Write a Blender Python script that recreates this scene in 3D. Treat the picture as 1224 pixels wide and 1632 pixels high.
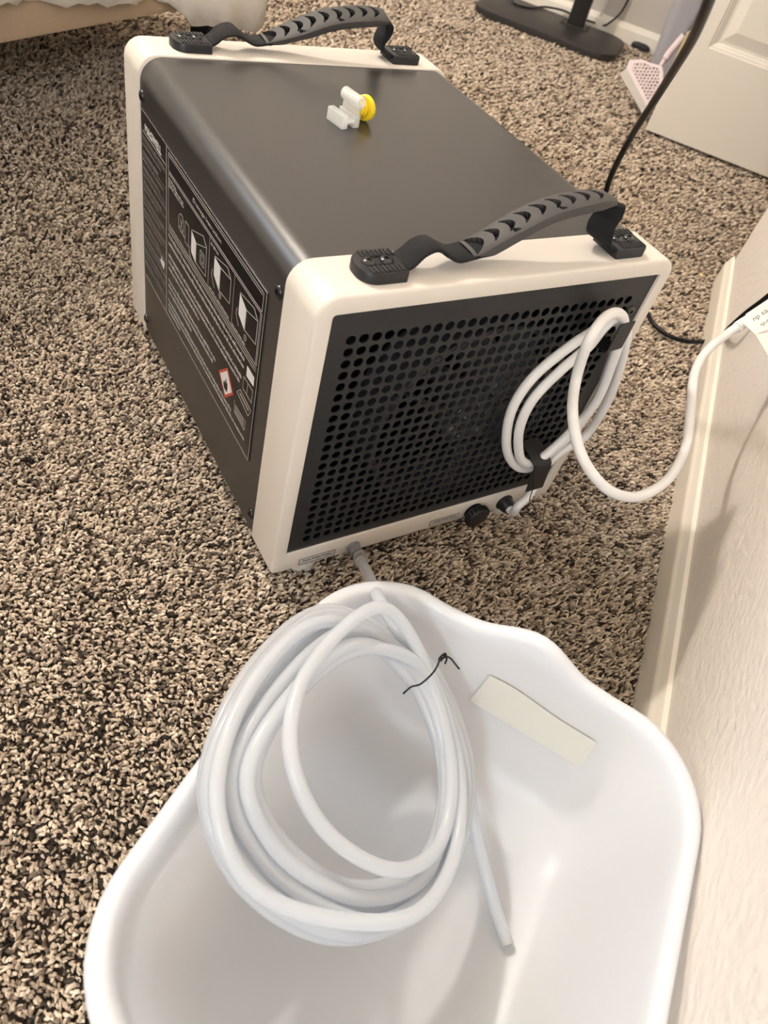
import bpy, bmesh, math, random
from mathutils import Vector, Matrix

for _o in list(bpy.data.objects):
    bpy.data.objects.remove(_o, do_unlink=True)
SC = bpy.context.scene
COL = SC.collection
random.seed(7)
PI = math.pi

# ------------------------------------------------------------------ camera
F_PX = 1171.3064
YAW, PITCH, ROLL = 0.74316039, 0.81963621, 0.32252704
CAM = Vector((-0.24625920, -0.40959474, 0.67594132))
_f = Vector((math.cos(PITCH) * math.sin(YAW), math.cos(PITCH) * math.cos(YAW), -math.sin(PITCH)))
_r = Vector((math.cos(YAW), -math.sin(YAW), 0))
_u = _r.cross(_f)
_r2 = math.cos(ROLL) * _r + math.sin(ROLL) * _u
_u2 = -math.sin(ROLL) * _r + math.cos(ROLL) * _u
cd = bpy.data.cameras.new('camera')
cam = bpy.data.objects.new('camera', cd)
COL.objects.link(cam)
M3 = Matrix((_r2, _u2, -_f)).transposed()
cam.matrix_world = Matrix.Translation(CAM) @ M3.to_4x4()
cd.sensor_fit = 'VERTICAL'
cd.sensor_height = 36.0
cd.lens = F_PX / 1632 * 36.0
cd.clip_start = 0.02
cd.clip_end = 50
cd.dof.use_dof = True
cd.dof.focus_distance = 0.78
cd.dof.aperture_fstop = 8.5
SC.camera = cam

# ------------------------------------------------------------------ world, lamps, exposure
SC.view_settings.view_transform = 'Standard'
SC.view_settings.look = 'None'
SC.view_settings.gamma = 1.0
SC.view_settings.use_curve_mapping = False
SC.view_settings.exposure = 0.10
w = bpy.data.worlds.new('room_ambient')
SC.world = w
w.use_nodes = True
bg = w.node_tree.nodes['Background']
bg.inputs['Color'].default_value = (1.0, 0.94, 0.87, 1)
bg.inputs['Strength'].default_value = 0.03


def lamp(name, loc, energy, color, kind='POINT', size=0.1, aim=None, spread=None):
    d = bpy.data.lights.new(name, kind)
    d.energy = energy
    d.color = color
    if kind == 'POINT':
        d.shadow_soft_size = size
    else:
        d.shape = 'RECTANGLE'
        d.size, d.size_y = size
        if spread:
            d.spread = spread
    o = bpy.data.objects.new(name, d)
    COL.objects.link(o)
    o.location = loc
    if aim:
        o.rotation_euler = (Vector(aim) - Vector(loc)).to_track_quat('-Z', 'Y').to_euler()
    return o


# the bedroom's ceiling lamp, an unseen cool lamp behind the camera doubling as added front fill, and a window beyond the bed
lamp('ceiling_lamp', (-0.45, 1.65, 2.3), 134, (1.0, 0.925, 0.85), 'POINT', 0.07)
lamp('cool_fill_lamp', (-1.216, -1.193, 1.0), 31, (0.80, 0.90, 1.0), 'POINT', 0.12)
lamp('window_light', (-1.6, 2.45, 1.45), 28, (0.60, 0.79, 1.0), 'AREA', (1.0, 1.2), (0.0, 0.2, 0.3))


# ------------------------------------------------------------------ helpers
class MB:
    def __init__(s):
        s.v, s.f, s.m = [], [], []

    def add(s, vs, fs, mi=0):
        n = len(s.v)
        s.v += [tuple(v) for v in vs]
        for f in fs:
            s.f.append(tuple(i + n for i in f))
            s.m.append(mi)
        return s

    def loft(s, loops, cap0=False, cap1=False, closed=True, mi=0):
        n = len(loops[0])
        vs = [p for l in loops for p in l]
        fs = []
        for k in range(len(loops) - 1):
            for i in range(n if closed else n - 1):
                j = (i + 1) % n
                fs.append((k * n + i, k * n + j, (k + 1) * n + j, (k + 1) * n + i))
        if cap0:
            fs.append(tuple(reversed(range(n))))
        if cap1:
            b = (len(loops) - 1) * n
            fs.append(tuple(range(b, b + n)))
        return s.add(vs, fs, mi)

    def box(s, c, h, ax=None, bev=0.0, mi=0):
        """box: centre, half sizes, axes; bevelled edges via a rounded loft"""
        X, Y, Zv = ax if ax else (Vector((1, 0, 0)), Vector((0, 1, 0)), Vector((0, 0, 1)))
        c = Vector(c)
        if bev <= 0:
            vs = [c + X * (h[0] * a) + Y * (h[1] * b) + Zv * (h[2] * d) for d in (-1, 1) for a, b in ((-1, -1), (1, -1), (1, 1), (-1, 1))]
            return s.add(vs, [(3, 2, 1, 0), (4, 5, 6, 7), (0, 1, 5, 4), (1, 2, 6, 5), (2, 3, 7, 6), (3, 0, 4, 7)], mi)
        loops = []
        for dz, ins in ((-h[2], bev), (-h[2] + bev * .3, bev * .3), (-h[2] + bev, 0), (h[2] - bev, 0), (h[2] - bev * .3, bev * .3), (h[2], bev)):
            pts = rrect(h[0] - ins, h[1] - ins, max(bev * 1.2 - ins * .5, .0001), 3)
            loops.append([c + X * p[0] + Y * p[1] + Zv * dz for p in pts])
        return s.loft(loops, True, True, mi=mi)

    def tube(s, pts, r, n=10, caps=True, mi=0, closed=False):
        pts = [Vector(p) for p in pts]
        N = len(pts)
        loops = []
        nrm = None
        for i, p in enumerate(pts):
            if closed:
                t = pts[(i + 1) % N] - pts[i - 1]
            else:
                t = pts[min(i + 1, N - 1)] - pts[max(i - 1, 0)]
            t.normalize()
            if nrm is None:
                a = Vector((0, 0, 1)) if abs(t.z) < .9 else Vector((1, 0, 0))
                nrm = a.cross(t).normalized()
            nrm = (nrm - t * nrm.dot(t)).normalized()
            b = t.cross(nrm)
            rr = r(i / (N - 1)) if callable(r) else r
            loops.append([p + (nrm * math.cos(2 * PI * k / n) + b * math.sin(2 * PI * k / n)) * rr for k in range(n)])
        if closed:
            loops.append(loops[0])
        return s.loft(loops, caps and not closed, caps and not closed, mi=mi)

    def lathe(s, c, prof, axis=(0, 0, 1), n=24, mi=0):
        ax = Vector(axis).normalized()
        a = Vector((1, 0, 0)) if abs(ax.x) < .9 else Vector((0, 1, 0))
        u = ax.cross(a).normalized()
        v = ax.cross(u)
        c = Vector(c)
        loops = [[c + ax * h + (u * math.cos(2 * PI * k / n) + v * math.sin(2 * PI * k / n)) * max(r, 1e-5) for k in range(n)] for r, h in prof]
        return s.loft(loops, True, True, mi=mi)


def rrect(hx, hy, r, n=6, r4=None):
    """rounded rectangle, counter-clockwise from the +x,-y corner; r4 = radii per corner (+x-y, +x+y, -x+y, -x-y)"""
    rs = r4 if r4 else (r,) * 4
    out = []
    for (sx, sy, a0), rr in zip(((1, -1, -90), (1, 1, 0), (-1, 1, 90), (-1, -1, 180)), rs):
        rr = min(rr, hx, hy)
        for k in range(n + 1):
            a = math.radians(a0 + 90 * k / n)
            out.append((sx * (hx - rr) + rr * math.cos(a), sy * (hy - rr) + rr * math.sin(a)))
    return out


def spline(P, n=8):
    P = [Vector(p) for p in P]
    out = []
    for i in range(len(P) - 1):
        p0, p1, p2, p3 = P[max(i - 1, 0)], P[i], P[i + 1], P[min(i + 2, len(P) - 1)]
        d1 = max((p1 - p0).length, 1e-6) ** .5
        d2 = max((p2 - p1).length, 1e-6) ** .5
        d3 = max((p3 - p2).length, 1e-6) ** .5
        if i == 0:
            m1 = p2 - p1
        else:
            m1 = ((p1 - p0) / d1 - (p2 - p0) / (d1 + d2) + (p2 - p1) / d2) * d2
        if i == len(P) - 2:
            m2 = p2 - p1
        else:
            m2 = ((p2 - p1) / d2 - (p3 - p1) / (d2 + d3) + (p3 - p2) / d3) * d2
        for k in range(n):
            t = k / n
            out.append(p1 * (2 * t**3 - 3 * t**2 + 1) + m1 * (t**3 - 2 * t**2 + t) + p2 * (-2 * t**3 + 3 * t**2) + m2 * (t**3 - t**2))
    out.append(P[-1])
    return out


ORG = {}


def tag(o, label=None, cat=None, group=None, kind=None):
    for k, v in (('label', label), ('category', cat), ('group', group), ('kind', kind)):
        if v:
            o[k] = v
    return o


def thing(name, loc, label, cat, group=None):
    o = bpy.data.objects.new(name, None)
    COL.objects.link(o)
    o.location = loc
    o.empty_display_size = .02
    ORG[o.name] = Vector(loc)
    return tag(o, label, cat, group)


def obj(name, mb, mats, parent=None, org=None, smooth=True, ang=38, kind=None, label=None):
    """one mesh object from world-space geometry"""
    base = ORG[parent.name] if parent else Vector((0, 0, 0))
    org = Vector(org) if org else base
    me = bpy.data.meshes.new(name)
    me.from_pydata([tuple(Vector(v) - org) for v in mb.v], [], mb.f)
    for m in (mats if isinstance(mats, (list, tuple)) else [mats]):
        me.materials.append(m)
    me.polygons.foreach_set('material_index', mb.m)
    bm = bmesh.new()
    bm.from_mesh(me)
    bmesh.ops.recalc_face_normals(bm, faces=bm.faces)
    bm.to_mesh(me)
    bm.free()
    if smooth:
        me.polygons.foreach_set('use_smooth', [True] * len(me.polygons))
        me.set_sharp_from_angle(angle=math.radians(ang))
    o = bpy.data.objects.new(name, me)
    COL.objects.link(o)
    if parent:
        o.parent = parent
    o.location = org - base
    ORG[o.name] = org
    if kind:
        o['kind'] = kind
    if label:
        o['label'] = label
    return o


def copy_tree(o, parent, shift):
    c = o.copy()
    COL.objects.link(c)
    c.parent = parent
    c.location = o.location + Vector(shift)
    for ch in list(o.children):
        copy_tree(ch, c, (0, 0, 0))
    return c


def text_mesh(mb, txt, size, origin, U, V, depth=.0002, mi=0, align='LEFT', stretch=1.0, bold=0.0):
    cu = bpy.data.curves.new('lettering', 'FONT')
    cu.body = txt
    cu.size = size
    cu.align_x = align
    cu.offset = bold
    cu.extrude = depth
    cu.resolution_u = 3
    o = bpy.data.objects.new('lettering', cu)
    COL.objects.link(o)
    bpy.context.view_layer.update()
    me = bpy.data.meshes.new_from_object(o.evaluated_get(bpy.context.evaluated_depsgraph_get()))
    U, V, origin = Vector(U), Vector(V), Vector(origin)
    Wn = U.cross(V)
    mb.add([origin + U * (v.co.x * stretch) + V * v.co.y + Wn * v.co.z for v in me.vertices], [tuple(p.vertices) for p in me.polygons], mi)
    bpy.data.objects.remove(o, do_unlink=True)
    bpy.data.curves.remove(cu)
    bpy.data.meshes.remove(me)
    return mb


# ------------------------------------------------------------------ materials
def srgb(r, g, b):
    return tuple(((c / 255) / 12.92 if c / 255 <= .04045 else ((c / 255 + .055) / 1.055) ** 2.4) for c in (r, g, b)) + (1,)


def mat(name, col, rough=.5, metal=0, noise=None, bump=None, spec=.5, coat=0, trans=0, ior=1.45, mixcol=None, sss=0):
    m = bpy.data.materials.new(name)
    m.use_nodes = True
    nt = m.node_tree
    N, L = nt.nodes, nt.links
    b = N['Principled BSDF']
    b.inputs['Base Color'].default_value = col
    b.inputs['Roughness'].default_value = rough
    b.inputs['Metallic'].default_value = metal
    b.inputs['Specular IOR Level'].default_value = spec
    b.inputs['Coat Weight'].default_value = coat
    b.inputs['Transmission Weight'].default_value = trans
    b.inputs['IOR'].default_value = ior
    if sss:
        b.inputs['Subsurface Weight'].default_value = sss
        b.inputs['Subsurface Radius'].default_value = (.01, .01, .01)
        b.inputs['Subsurface Scale'].default_value = .3
    tc = N.new('ShaderNodeTexCoord')
    if noise:
        n = N.new('ShaderNodeTexNoise')
        n.inputs['Scale'].default_value = noise[0]
        n.inputs['Detail'].default_value = 4
        L.new(tc.outputs['Object'], n.inputs['Vector'])
        mx = N.new('ShaderNodeMix')
        mx.data_type = 'RGBA'
        mx.inputs['A'].default_value = col
        k = noise[1]
        mx.inputs['B'].default_value = mixcol if mixcol else tuple(c * (1 - k) for c in col[:3]) + (1,)
        L.new(n.outputs['Fac'], mx.inputs['Factor'])
        L.new(mx.outputs['Result'], b.inputs['Base Color'])
    if bump:
        n = N.new('ShaderNodeTexNoise')
        n.inputs['Scale'].default_value = bump[0]
        n.inputs['Detail'].default_value = bump[3] if len(bump) > 3 else 3
        L.new(tc.outputs['Object'], n.inputs['Vector'])
        bp = N.new('ShaderNodeBump')
        bp.inputs['Strength'].default_value = bump[1]
        bp.inputs['Distance'].default_value = bump[2]
        L.new(n.outputs['Fac'], bp.inputs['Height'])
        L.new(bp.outputs['Normal'], b.inputs['Normal'])
    return m


def translucent(name, col, clear=.25, rough=.3, glow=.45):
    """milky plastic: part diffuse, part let-through, part see-through, with a soft gloss"""
    m = bpy.data.materials.new(name)
    m.use_nodes = True
    nt = m.node_tree
    N, L = nt.nodes, nt.links
    b = N['Principled BSDF']
    b.inputs['Base Color'].default_value = col
    b.inputs['Roughness'].default_value = rough
    tl = N.new('ShaderNodeBsdfTranslucent')
    tl.inputs['Color'].default_value = col
    tp = N.new('ShaderNodeBsdfTransparent')
    tp.inputs['Color'].default_value = (.97, .98, 1, 1)
    m1 = N.new('ShaderNodeMixShader')
    m1.inputs['Fac'].default_value = glow
    m2 = N.new('ShaderNodeMixShader')
    m2.inputs['Fac'].default_value = clear
    L.new(b.outputs[0], m1.inputs[1])
    L.new(tl.outputs[0], m1.inputs[2])
    L.new(m1.outputs[0], m2.inputs[1])
    L.new(tp.outputs[0], m2.inputs[2])
    L.new(m2.outputs[0], N['Material Output'].inputs['Surface'])
    return m


M = dict(
    frame=mat('white_abs_plastic', srgb(220, 211, 200), .42, bump=(900, .05, .0004)),
    shell=mat('charcoal_powder_coat', srgb(49, 47, 46), .31, bump=(1400, .12, .0004), spec=.9),
    panel=mat('charcoal_perforated_sheet', srgb(38, 38, 40), .42, bump=(1400, .1, .0003)),
    black=mat('black_plastic', srgb(30, 30, 32), .4),
    inner=mat('black_interior', srgb(10, 10, 13), .7),
    fan=mat('dark_fan_plastic', srgb(62, 62, 66), .3),
    screw=mat('black_screw', srgb(26, 26, 28), .22, spec=.8),
    web=mat('black_webbing', srgb(15, 15, 17), .85, bump=(1500, .4, .0008)),
    grip=mat('grey_rubber_grip', srgb(66, 64, 63), .6),
    gripdark=mat('black_grip_recess', srgb(7, 7, 8), .8),
    decal=mat('black_gloss_decal', srgb(25, 21, 20), .3),
    ink=mat('white_print', srgb(165, 160, 155), .6),
    inkdim=mat('grey_print', srgb(112, 106, 102), .6),
    inkwhite=mat('bright_white_print', srgb(215, 214, 210), .6),
    red=mat('red_print', srgb(190, 80, 66), .6),
    silver=mat('silver_sticker', srgb(196, 192, 186), .4),
    inkblack=mat('black_print', srgb(38, 36, 36), .6),
    cord=mat('white_cord_rubber', srgb(228, 225, 222), .42),
    paper=mat('white_tag_paper', srgb(240, 236, 228), .55),
    tub=translucent('white_tub_plastic', srgb(246, 248, 252), 0.0, .33, .36),
    sticker=mat('cream_sticker', srgb(222, 220, 210), .4),
    tube=translucent('milky_tubing', (.82, .84, .87, 1), .24, .20, .44),
    sleeve=translucent('smoky_sleeve', (.50, .48, .46, 1), .15, .35, .3),
    clear=translucent('clear_plastic', (.93, .92, .88, 1), .42, .12, .4),
    yellow=mat('yellow_plastic', srgb(248, 214, 44), .35, sss=.2),
    wall=mat('wall_paint_eggshell', srgb(240, 231, 221), .55, bump=(110, .38, .005, 2)),
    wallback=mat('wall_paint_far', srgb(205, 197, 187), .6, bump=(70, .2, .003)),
    trim=mat('trim_gloss_paint', srgb(246, 238, 224), .35, bump=(20, .15, .002)),
    door=mat('door_paint', srgb(242, 234, 220), .45, bump=(160, .12, .001)),
    metalblack=mat('black_steel', srgb(46, 43, 41), .45, bump=(500, .1, .0005)),
    rubber=mat('black_cable_rubber', srgb(11, 11, 15), .45, spec=.3),
    bin=mat('lilac_grey_plastic', srgb(176, 172, 176), .5),
    pink=mat('pale_pink_plastic', srgb(226, 208, 208), .5),
    blade=translucent('pale_rubber_blade', (.72, .67, .62, 1), .15, .5, .3),
    steel=mat('grey_steel_pole', srgb(120, 118, 122), .4),
    blue=mat('blue_plastic_film', srgb(70, 74, 150), .4),
    linen=mat('tan_upholstery', srgb(186, 166, 142), .9, noise=(260, .12), bump=(700, .5, .002)),
    sheet=mat('white_cotton', srgb(238, 234, 228), .85, bump=(120, .35, .004)),
    brass=mat('brass_hinge', srgb(214, 196, 150), .4, .3),
    crumb=mat('yellow_crumb', srgb(244, 214, 140), .7),
    base=mat('carpet_backing', srgb(70, 60, 51), .95, noise=(60, .3)),
)

# ------------------------------------------------------------------ the room
W0 = Vector((1.2183, 0.4043, 0))
WS = Vector((-0.7858, -0.6185, 0))      # along the right-hand wall, towards the camera
WT = Vector((-0.6185, 0.7858, 0))       # out of the right-hand wall, into the room
UP = Vector((0, 0, 1))


def st(s, t, z=0.0):
    return W0 + WS * s + WT * t + UP * z


FLOOR_Z = -0.012
mb = MB()
mb.add([st(-1.70, -.80, FLOOR_Z), st(3.2, -.80, FLOOR_Z), st(3.2, 3.6, FLOOR_Z), st(-1.70, 3.6, FLOOR_Z)], [(0, 1, 2, 3)])
floor = tag(obj('floor', mb, M['base'], smooth=False), kind='structure')


def prism_plan(mb, plan, z0, z1):
    return mb.loft([[st(s, t, z0) for s, t in plan], [st(s, t, z1) for s, t in plan]], True, True)


# right-hand wall: ends in a bullnose corner
r = .018
plan = [(3.2, 0), (r, 0)]
plan += [(r - r * math.sin(a * PI / 12), -r + r * math.cos(a * PI / 12)) for a in range(1, 7)]
plan += [(0, -.115 + r)]
plan += [(r - r * math.cos(a * PI / 12), -.115 + r - r * math.sin(a * PI / 12)) for a in range(1, 7)]
plan += [(3.2, -.115)]
mb = MB()
prism_plan(mb, plan, FLOOR_Z, 2.44)
tag(obj('wall_right', mb, M['wall']), kind='structure')
# its baseboard
prof = [(0, FLOOR_Z), (.0125, FLOOR_Z), (.0130, .036), (.0125, .0405), (.0105, .0435), (.0085, .0465), (.0070, .0525), (.0050, .0560), (.0016, .0572), (0, .0572)]
mb = MB()
mb.loft([[st(s, t * k, z) for t, z in prof] for s, k in ((3.2, 1), (.012, 1), (.004, .9), (.001, .6))], True, True)
tag(obj('baseboard_right', mb, M['trim'], ang=30), kind='structure')
# far wall and baseboard
mb = MB()
mb.loft([[st(s, -.75, z) for s, z in ((-1.672, FLOOR_Z), (-1.672, 2.44), (-1.78, 2.44), (-1.78, FLOOR_Z))], [st(s, 3.6, z) for s, z in ((-1.672, FLOOR_Z), (-1.672, 2.44), (-1.78, 2.44), (-1.78, FLOOR_Z))]], True, True)
tag(obj('wall_back', mb, M['wallback']), kind='structure')
mb = MB()
mb.loft([[st(-1.672 + t * 1.2, q, z * .95) for t, z in prof] for q in (-.75, 3.6)], True, True)
tag(obj('baseboard_back', mb, M['trim'], ang=30), kind='structure')

# the rest of the room, outside the picture
for nm, (s0, s1, t0, t1) in (('wall_left', (-1.70, 3.2, 3.6, 3.7)), ('wall_front', (3.2, 3.3, -.115, 3.7)), ('wall_hall', (-1.70, 3.3, -.90, -.80))):
    mb = MB()
    mb.loft([[st(s, t, z) for s, t in ((s0, t0), (s1, t0), (s1, t1), (s0, t1))] for z in (FLOOR_Z, 2.44)], True, True)
    tag(obj(nm, mb, M['wallback'], smooth=False), kind='structure')
mb = MB()
mb.loft([[st(s, t, z) for s, t in ((-1.78, -.90), (3.3, -.90), (3.3, 3.7), (-1.78, 3.7))] for z in (2.44, 2.50)], True, True)
tag(obj('ceiling', mb, M['trim'], smooth=False), kind='structure')

# white panelled door standing open, seen square on beyond the wall's corner
DS, DT0, DT1, DZ0, DZ1 = -.755, .287, -.475, .006, 2.03
mb = MB()
cols = [(.229, -.033), (-.155, -.417)]
rows = [(.236, .86), (1.02, 1.90)]
tt = [DT0, cols[0][0], cols[0][1], cols[1][0], cols[1][1], DT1]
zz = [DZ0, rows[0][0], rows[0][1], rows[1][0], rows[1][1], DZ1]
for i in range(5):
    for j in range(5):
        if i in (1, 3) and j in (1, 3):
            continue
        mb.add([st(DS, tt[i], zz[j]), st(DS, tt[i + 1], zz[j]), st(DS, tt[i + 1], zz[j + 1]), st(DS, tt[i], zz[j + 1])], [(0, 1, 2, 3)])
b = .003
mb.loft([[st(DS - d, DT0 + e, DZ0 - f), st(DS - d, DT1 - e, DZ0 - f), st(DS - d, DT1 - e, DZ1), st(DS - d, DT0 + e, DZ1)] for d, e, f in ((0, 0, 0), (.001, .001, .001), (.034, .001, .001), (.035, 0, 0))], False, True)
door = tag(obj('door_1', mb, M['door'], org=st(DS, -.1, 0), ang=20), kind='structure')
for (a, c) in cols:
    for (p, q) in rows:
        mb = MB()
        loops = []
        for ins, dep in ((0, 0), (.003, .0022), (.007, .0028), (.011, .0055), (.0145, .0062), (.0165, .0085), (.024, .0085), (.046, .0028), (.050, .0018), (.054, .0018)):
            loops.append([st(DS - dep, a - ins, p + ins), st(DS - dep, c + ins, p + ins), st(DS - dep, c + ins, q - ins), st(DS - dep, a - ins, q - ins)])
        mb.loft(loops, False, True)
        obj('door_panel', mb, M['door'], door, ang=12)
mb = MB()
mb.box(st(DS - .012, DT0 + .002, .21), (.011, .0012, .045), (WS, WT, UP), .0008)
mb.tube([st(DS + .004, DT0 + .004, z) for z in (.165, .255)], .005, 10)
obj('hinge', mb, M['brass'], door)

# ------------------------------------------------------------------ carpet pile
import numpy as np
rng = np.random.default_rng(5)


def tuft_mesh(seed):
    rd = random.Random(seed)
    mb = MB()
    for ply in range(2):
        pts = []
        ph = rd.uniform(0, 6.28) + ply * PI
        lean = rd.uniform(.45, .95)
        for k in range(5):
            q = k / 4
            x = lean * q ** 1.4
            pts.append((x + .10 * math.cos(ph + q * 4.0), .13 * math.sin(ph + q * 4.0), q * (1.0 - .30 * q)))
        mb.tube(pts, lambda q: (.19 - .035 * q) if q < .9 else .10, 5)
    me = bpy.data.meshes.new('tuft')
    me.from_pydata(mb.v, [], mb.f)
    me.polygons.foreach_set('use_smooth', [True] * len(me.polygons))
    me.materials.append(MTUFT)
    return bpy.data.objects.new('tuft', me)


def tuft_material():
    m = bpy.data.materials.new('carpet_yarn')
    m.use_nodes = True
    nt = m.node_tree
    N, L = nt.nodes, nt.links
    b = N['Principled BSDF']
    b.inputs['Roughness'].default_value = .9
    b.inputs['Specular IOR Level'].default_value = .2
    a = N.new('ShaderNodeAttribute')
    a.attribute_type = 'INSTANCER'
    a.attribute_name = 'tint'
    cr = N.new('ShaderNodeValToRGB')
    e = cr.color_ramp.elements
    e[0].position, e[0].color = 0.0, srgb(52, 45, 39)
    e[1].position, e[1].color = 1.0, srgb(240, 224, 204)
    for p, c in ((.13, srgb(84, 73, 64)), (.30, srgb(150, 133, 117)), (.55, srgb(202, 184, 164)), (.8, srgb(222, 204, 183))):
        x = e.new(p)
        x.color = c
    L.new(a.outputs['Fac'], cr.inputs['Fac'])
    L.new(cr.outputs['Color'], b.inputs['Base Color'])
    return m


MTUFT = tuft_material()


def carpet():
    # jittered grid over the strip of floor around the things; fine where it is near
    P = []
    cam_xy = np.array([CAM.x, CAM.y])
    for spacing, r0, r1 in ((.0038, 0, 1.15), (.0054, 1.15, 2.0), (.0080, 2.0, 3.6)):
        xs = np.arange(-1.4, 2.7, spacing)
        ys = np.arange(-1.3, 2.6, spacing)
        g = np.stack(np.meshgrid(xs, ys), -1).reshape(-1, 2)
        g = g + rng.uniform(-.5, .5, g.shape) * spacing
        d = np.linalg.norm(g - cam_xy, axis=1)
        k = (d >= r0) & (d < r1)
        g = g[k]
        P.append(np.column_stack([g, np.full(len(g), spacing)]))
    P = np.concatenate(P)
    # keep what the photograph's view and a step to either side can see
    q = np.column_stack([P[:, 0], P[:, 1], np.zeros(len(P))]) - np.array(CAM)
    zc = q @ np.array(_f)
    u = 612 + F_PX * (q @ np.array(_r2)) / np.maximum(zc, .05)
    v = 816 - F_PX * (q @ np.array(_u2)) / np.maximum(zc, .05)
    k = (zc > .1) & (u > -420) & (u < 1500) & (v > -160) & (v < 1800)
    # not under the dehumidifier, not inside the walls
    k &= ~((P[:, 0] > .03) & (P[:, 0] < .37) & (P[:, 1] > .05) & (P[:, 1] < .45))
    rel = P[:, :2] - np.array([W0.x, W0.y])
    s = rel @ np.array([WS.x, WS.y])
    t = rel @ np.array([WT.x, WT.y])
    k &= ~((s > .0) & (t < .012)) & (s > -1.652)
    # nor under the tub
    ta = (P[:, :2] - np.array([TUB_O.x, TUB_O.y])) @ np.array([TUB_A.x, TUB_A.y])
    tb = (P[:, :2] - np.array([TUB_O.x, TUB_O.y])) @ np.array([TUB_B.x, TUB_B.y])
    k &= ~((ta > .05) & (ta < TUB_LA - .05) & (tb > .05) & (tb < TUB_LB - .05))
    P = P[k]
    n = len(P)
    me = bpy.data.meshes.new('carpet_pile')
    me.from_pydata([(x, y, FLOOR_Z) for x, y in P[:, :2]], [], [])
    # lie of the pile drifts over the floor
    lie = -.82 + .38 * np.sin(P[:, 0] * 7.1 + 1.2 * np.sin(P[:, 1] * 5.3)) + .34 * np.sin(P[:, 1] * 9.0 + 2 * np.sin(P[:, 0] * 4.1) + 2)
    yaw = lie + rng.normal(0, .62, n)
    rot = np.column_stack([rng.normal(0, .22, n), rng.normal(.18, .25, n), yaw])
    scl = P[:, 2] / .0038 * .0060 * rng.uniform(.78, 1.25, n)
    scl = np.where(P[:, 2] > .005, scl * .95, scl)
    clump = np.sin(P[:, 0] * 61 + 3 * np.sin(P[:, 1] * 37)) * np.sin(P[:, 1] * 53 + 2 * np.sin(P[:, 0] * 41))
    base = rng.choice([.08, .24, .42, .6, .78, .93], n, p=[.10, .14, .18, .25, .20, .13])
    tint = np.clip(base + clump * .10 + rng.normal(0, .06, n), 0, 1)
    me.attributes.new('rot', 'FLOAT_VECTOR', 'POINT').data.foreach_set('vector', rot.astype(np.float32).ravel())
    zs = np.clip(scl * rng.uniform(1.0, 2.1, n), .0070, .0150)
    me.attributes.new('scl', 'FLOAT_VECTOR', 'POINT').data.foreach_set('vector', np.column_stack([scl, scl, zs]).astype(np.float32).ravel())
    me.attributes.new('tint', 'FLOAT', 'POINT').data.foreach_set('value', tint.astype(np.float32))
    o = bpy.data.objects.new('carpet_pile', me)
    COL.objects.link(o)
    tc = bpy.data.collections.new('tuft_shapes')
    for i in range(6):
        tc.objects.link(tuft_mesh(i))
    g = bpy.data.node_groups.new('carpet_tufts', 'GeometryNodeTree')
    g.interface.new_socket('Geometry', in_out='INPUT', socket_type='NodeSocketGeometry')
    g.interface.new_socket('Geometry', in_out='OUTPUT', socket_type='NodeSocketGeometry')
    N, L = g.nodes, g.links
    gi, go = N.new('NodeGroupInput'), N.new('NodeGroupOutput')
    ip = N.new('GeometryNodeInstanceOnPoints')
    ci = N.new('GeometryNodeCollectionInfo')
    ci.inputs['Collection'].default_value = tc
    ci.inputs['Separate Children'].default_value = True
    ci.inputs['Reset Children'].default_value = True
    ip.inputs['Pick Instance'].default_value = True
    for nm, ty, sock in (('rot', 'FLOAT_VECTOR', 'Rotation'), ('scl', 'FLOAT_VECTOR', 'Scale')):
        a = N.new('GeometryNodeInputNamedAttribute')
        a.data_type = ty
        a.inputs['Name'].default_value = nm
        src = a.outputs['Attribute']
        if sock == 'Rotation':
            e2r = N.new('FunctionNodeEulerToRotation')
            L.new(src, e2r.inputs[0])
            src = e2r.outputs[0]
        L.new(src, ip.inputs[sock])
    rv = N.new('FunctionNodeRandomValue')
    rv.data_type = 'INT'
    for inp in rv.inputs:
        if inp.type == 'INT' and inp.name == 'Max':
            inp.default_value = 5
    out_i = [x for x in rv.outputs if x.type == 'INT'][0]
    L.new(out_i, ip.inputs['Instance Index'])
    L.new(gi.outputs[0], ip.inputs['Points'])
    L.new(ci.outputs[0], ip.inputs['Instance'])
    L.new(ip.outputs[0], go.inputs[0])
    md = o.modifiers.new('tufts', 'NODES')
    md.node_group = g
    o.parent = floor
    o['kind'] = 'stuff'
    return n


TUB_A = (WS + WT * .077).normalized()
TUB_B = (WT - WS * .077).normalized()
TUB_O = st(1.259, -.004)
TUB_LA, TUB_LB = .400, .355
N_TUFTS = carpet()
print('tufts', N_TUFTS)

# ------------------------------------------------------------------ dehumidifier
BW, BZ0, BZ1, BL, FD = .40, .020, .3698, .4959, .0543
dh = thing('dehumidifier', (.2, .248, FLOOR_Z), 'charcoal and white dehumidifier with two strap handles and perforated grille, on the carpet', 'dehumidifier')


def xz_loop(x0, x1, z0, z1, y, rt, rb, n=7):
    cx, cz = (x0 + x1) / 2, (z0 + z1) / 2
    return [Vector((cx + a, y, cz + c)) for a, c in rrect((x1 - x0) / 2, (z1 - z0) / 2, 0, n, (rb, rt, rt, rb))]


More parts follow.
